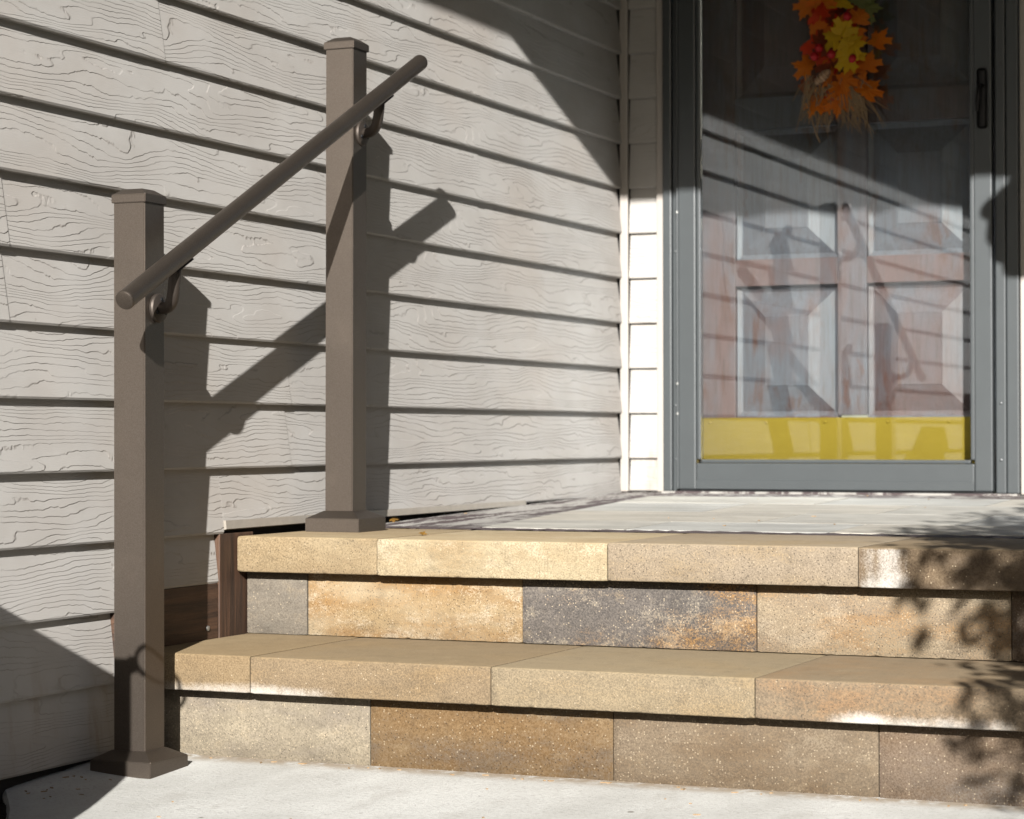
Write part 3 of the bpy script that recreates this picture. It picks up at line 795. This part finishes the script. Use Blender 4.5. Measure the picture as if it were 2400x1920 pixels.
for k in range(5200):
    if random.random() < .55:
        md, e0 = random.choice(ends); t_ = random.random() ** .6
        c = md.lerp(e0, t_) + Vector((random.gauss(0, .30), random.gauss(0, .30), random.gauss(0, .30))) * E
    else:
        cx_, cy_, cz_, rr = random.choice(cc)
        v = Vector((random.gauss(0, 1), random.gauss(0, 1), random.gauss(0, 1))).normalized() * rr * random.random() ** .5 * .85
        c = V(cx_ + v.x, cy_ + v.y, cz_ + v.z)
    rot = Matrix.Rotation(random.uniform(0, 6.28), 3, 'Z') @ Matrix.Rotation(random.uniform(-1.2, 1.2), 3, 'X')
    s_ = random.uniform(.12, .27) * E
    q4 = [bm.verts.new(c + rot @ Vector(p_) * s_) for p_ in ((0, -1, 0), (.5, -.1, .12), (0, 1, 0), (-.5, -.1, .12))]
    bm.faces.new(q4)
bm_obj('crown', bm, M['l_tree'], tree)

# house added out of view, right of the frame, to block sky light
nh = thing('sky_block_house', 'brown gabled house added out of view to block sky light', 'house', V(75, -5, -5.4))
box('wall', 'planter', nh, 62, 110, -75, 60, -5.45, 28)
bm = bmesh.new()
add_prism(bm, [V(58, -79, 28.01), V(114, -79, 28.01), V(86, -79, 48)], [V(58, 64, 28.01), V(114, 64, 28.01), V(86, 64, 48)])
bm_obj('roof', bm, M['shingle'], nh)
for y in (-58, -30, 0, 30):
    wn = box('window', 'trim', nh, 61.7, 61.99, y - 5, y + 5, 6, 18, .1)
    box('pane', 'black', wn, 61.6, 61.69, y - 4.3, y + 4.3, 6.7, 17.3)

# row of evergreens added behind the camera to block low sky light
def evergreen(x, y, h, r, label):
    t = thing('sky_block_evergreen', label, 'tree', V(x, y, -5.4), 'evergreens added to block low sky')
    lathe('trunk', 'bark', t, V(x, y, -5.45), Vector((0, 0, 1)), [(0, 2.2), (h * .3, 1.8), (h * .9, .4)], 10)
    bm = bmesh.new()
    tiers = 9
    for k in range(tiers):
        z0 = h * (.08 + .90 * k / tiers); rr = r * (1 - k / tiers) ** .8
        n_ = 22; top = bm.verts.new(V(x, y, -5.4 + z0 + h * .17)); rim = []
        for q_ in range(n_):
            a = 2 * math.pi * (q_ + random.random() * .5) / n_; r2 = rr * (1.08 if q_ % 2 else .72) * random.uniform(.85, 1.1)
            rim.append(bm.verts.new(V(x + r2 * math.cos(a), y + r2 * math.sin(a), -5.4 + z0 - random.uniform(0, .05) * h)))
        for q_ in range(n_): bm.faces.new((top, rim[q_], rim[(q_ + 1) % n_]))
    bm_obj('crown', bm, M['l_tree'], t)
ordn = 'first second third fourth fifth sixth seventh eighth ninth tenth eleventh twelfth thirteenth fourteenth fifteenth'.split()
for k in range(15):
    evergreen(-330 + 52 * k + random.uniform(-8, 8), -300 + random.uniform(-14, 14), random.uniform(70, 88), random.uniform(27, 34), '%s evergreen from the left in the unseen row added to block low sky' % ordn[k])

# grit and plant bits lying on the walk and the landing
bm = bmesh.new()
for k in range(70):
    if k < 46:
        x = random.uniform(.3, 12); y = random.choice([-19.75, -19.85, random.uniform(-24, -19.8)]); z = walk_z(y) + .085 * max(0, 1 - x / .9)
    elif k < 58:
        x = random.uniform(.15, .9); y = random.uniform(-23, -21.4); z = walk_z(y) + .085 * max(0, 1 - x / .9)
    else:
        x = random.uniform(.2, 9); y = random.uniform(-12.5, -1); z = land_z(y) + .015
    a = random.uniform(0, 6.28); l = random.uniform(.012, .05); w_ = random.uniform(.008, .018)
    u = Vector((math.cos(a), math.sin(a), 0)); v = Vector((-u.y, u.x, 0)); c = V(x, y, z)
    ring0 = [c + u * l * E, c + v * w_ * E, c - u * l * E, c - v * w_ * E]
    add_prism(bm, ring0, [p_ + Vector((0, 0, .014 * E)) for p_ in ring0])
o = tag(bm_obj('debris', bm, M['straw']), 'scattered grit and dry plant bits on the concrete walk', 'debris', kind='stuff')
